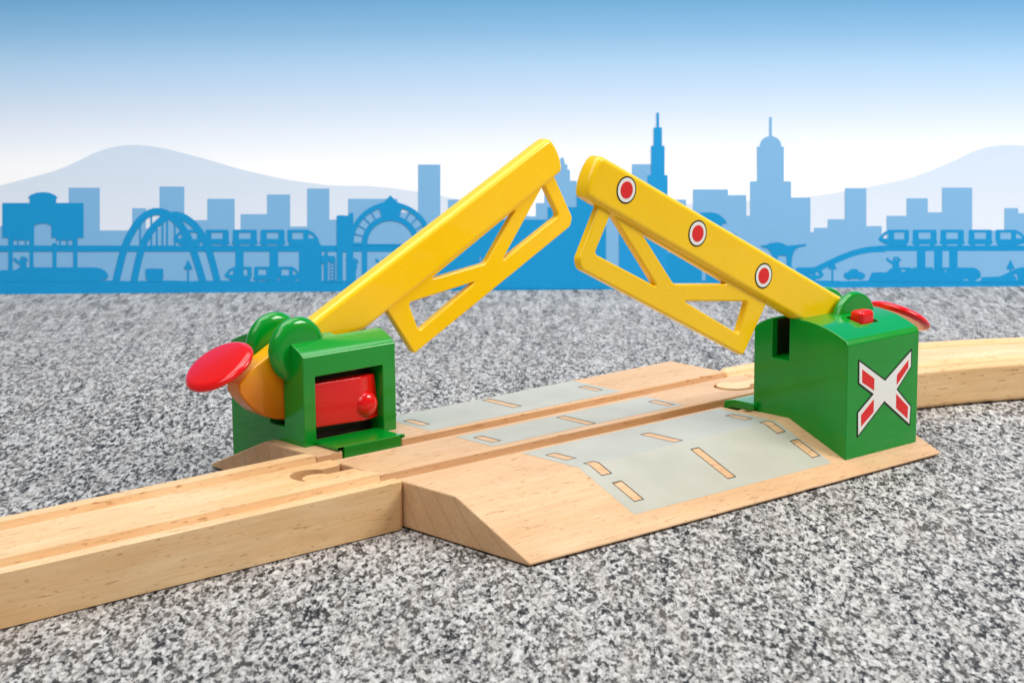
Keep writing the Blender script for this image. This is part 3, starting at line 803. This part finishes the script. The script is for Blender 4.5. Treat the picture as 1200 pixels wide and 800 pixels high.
cut('toy_car', [[(988.5, 324), (989.5, 320), (993, 319), (996, 316.3), (999, 315.2), (1004, 315.2), (1006.5, 318.5), (1011, 319.6), (1013.8, 322), (1013, 325), (1010.5, 327), (1008, 328), (1005.8, 326.6), (997, 326.6), (995, 328), (992.5, 327)]], BL, 'small dark blue car silhouette left of the long train at the right', 'car')
cut('track_ramp', [[(1148, 331), (1150.5, 325), (1171.5, 324), (1182, 319), (1192.5, 314), (1202, 312.6), (1500, 300), (1500, 331)]], BL, 'dark blue ramp rising to the right edge', 'ramp', holes=[[(1186, 323), (1191.5, 320.5), (1192.5, 328), (1190.5, 328), (1190.3, 324)]])

# round glazed station
gs = empty('glazed_station', (0, 0, 0), label='dark blue station with a round glazed gable, peaked keystone and square tower', cat='station'); gs.matrix_world = BM
layer[0] += .0004; zg = .006 + layer[0]; layer[0] += .0008
gx, gy = 457.7, 286
def arc(r, a0, a1, n=24): return [(gx + r * math.cos(R(a0 + (a1 - a0) * i / n)), gy - r * math.sin(R(a0 + (a1 - a0) * i / n))) for i in range(n + 1)]
holes = [arc(27.4, 0, 180, 30)]
for k in range(5):
    a = 107 + k * 14.3
    for aa, bb in ((a + .9, a + 13.4), (180 - a - 13.4, 180 - a - .9)):
        holes.append(arc(43.5, aa, bb, 6) + arc(33.6, bb, aa, 6))
outer = arc(49, -2, 72, 14) + [(465, 237), (457.7, 229), (450, 237)] + arc(49, 108, 182, 14)
cut('round_gable', [outer], BL, holes=holes, z=zg, parent=gs)
cut('square_tower', [[(394.7, 331), (394.7, 253), (398, 252.3), (409, 253), (409.3, 249.8), (414, 249.8), (414, 331), (406, 331), (406, 295), (401.5, 295), (401.5, 331)]], BL, z=zg + .0003, parent=gs)
for x in (424.3, 485.5, 503.0):
    cut('pillar', [rc(x, 284, x + 6, 331)], BL, z=zg + .0003, parent=gs)
cut('ladder', [rc(386.5, 304, 393, 330)], BL, 'dark blue ladder left of the square station tower', 'ladder', holes=[rc(387.3, 308.5 + 4 * i, 391.6, 311.4 + 4 * i) for i in range(5)])
cut('signal_post', [[(376, 300), (380.6, 299), (381, 295.3), (384, 295.3), (384.5, 300), (392, 300), (393.2, 303), (393.2, 306), (384.3, 306), (384.3, 331), (379.6, 331), (379.6, 309), (376, 308)]], BL, 'dark blue signal post beside the ladder', 'signal')

# big blue blocks behind the arms
cut('dark_block', [[(500, 338), (500, 294), (560, 258), (642, 257.5), (642, 243), (676, 243), (676, 221), (710, 221), (710, 338)]], BL, 'big stepped dark blue block seen between the two yellow arms', 'building',
    holes=[rc(562, 300, 564, 306), rc(540 + 3 + 20.5, 310, 565, 312)])
cut('spire_tower', [[(725.5, 338), (725.5, 250), (759, 250), (759, 205.5), (763, 205.5), (763, 171), (766, 171), (766, 149.6), (769.4, 149.6), (769.4, 132.3), (772.1, 132.3), (772.1, 149.6), (775.5, 149.6), (775.5, 171), (778.6, 171), (778.6, 205.5), (782.2, 205.5), (782.2, 338)]], M['tower'], 'tall thin dark blue stepped tower with a spire', 'tower')
cut('platform_roof', [[(782, 338), (782, 297), (803, 290), (806, 262), (812, 252), (820, 249.5), (834, 249), (842, 251), (848, 256), (852, 261), (849, 262), (846, 261), (846, 275), (860, 273.5), (864, 276), (864, 283), (872, 283), (876, 284), (878, 287), (878, 338)]], BL, 'dark blue station with a rounded roof end peeping over the right yellow arm', 'station', holes=[rc(822.4, 300, 827.2, 328.7)])
cut('platform_canopy', [[(890, 288.2), (898, 287), (903, 285), (910, 284), (916, 284.6), (922, 288), (930, 287.4), (944, 285.8), (944.8, 287.6), (936, 289.5), (931, 293), (928.5, 299), (927.5, 305), (927.5, 313), (931, 318), (931, 331), (904, 331), (906, 312), (905.5, 301), (903, 295), (899, 291)]], BL, 'dark blue platform canopy with two swept roof wings right of the yellow arm', 'canopy',
    holes=[[(911.3, 300.5), (913, 299.3), (920, 299.3), (921.8, 300.5), (921.8, 312), (911.3, 312)]])

# ------------------------------------------------------------------ light
w = bpy.data.worlds.new('World'); sc.world = w; w.use_nodes = True
w.node_tree.nodes['Background'].inputs[0].default_value = (1, .98, .96, 1)
w.node_tree.nodes['Background'].inputs[1].default_value = .2
def area(name, loc, target, sx, sy, power, color=(1, 1, 1)):
    l = bpy.data.lights.new(name, 'AREA'); l.shape = 'RECTANGLE'; l.size = sx; l.size_y = sy; l.energy = power; l.color = color
    o = bpy.data.objects.new(name, l); col.objects.link(o); o.location = loc
    o.rotation_euler = (Vector(target) - Vector(loc)).to_track_quat('-Z', 'Y').to_euler()
    return o
area('softbox_overhead', (16, 14, 62), (8, 2, 0), 60, 34, 19000)
area('softbox_key', (46, -42, 46), (6, -1, 1), 27, 27, 35000, (1, .98, .95))
area('softbox_front', (-36, -24, 60), (12, 6, 0), 50, 40, 19000)
area('backdrop_fill', (-2, -2, 78), (28, 32, 8), 70, 30, 30000)  # added fill lamp, brightens the backdrop print

# ------------------------------------------------------------------ camera
cd = bpy.data.cameras.new('camera'); co = bpy.data.objects.new('camera', cd); col.objects.link(co)
co.matrix_world = Matrix(((RT.x, UP.x, -FW.x, CAM.x), (RT.y, UP.y, -FW.y, CAM.y), (RT.z, UP.z, -FW.z, CAM.z), (0, 0, 0, 1)))
cd.sensor_width = 36; cd.lens = 36 * 2510.93 / 1200
cd.clip_start = 1; cd.clip_end = 1000
cd.dof.use_dof = True; cd.dof.focus_distance = 56; cd.dof.aperture_fstop = .68
sc.camera = co
sc.view_settings.view_transform = 'Standard'; sc.view_settings.look = 'None'; sc.view_settings.exposure = 0; sc.view_settings.gamma = 1
sc.render.engine = 'CYCLES'
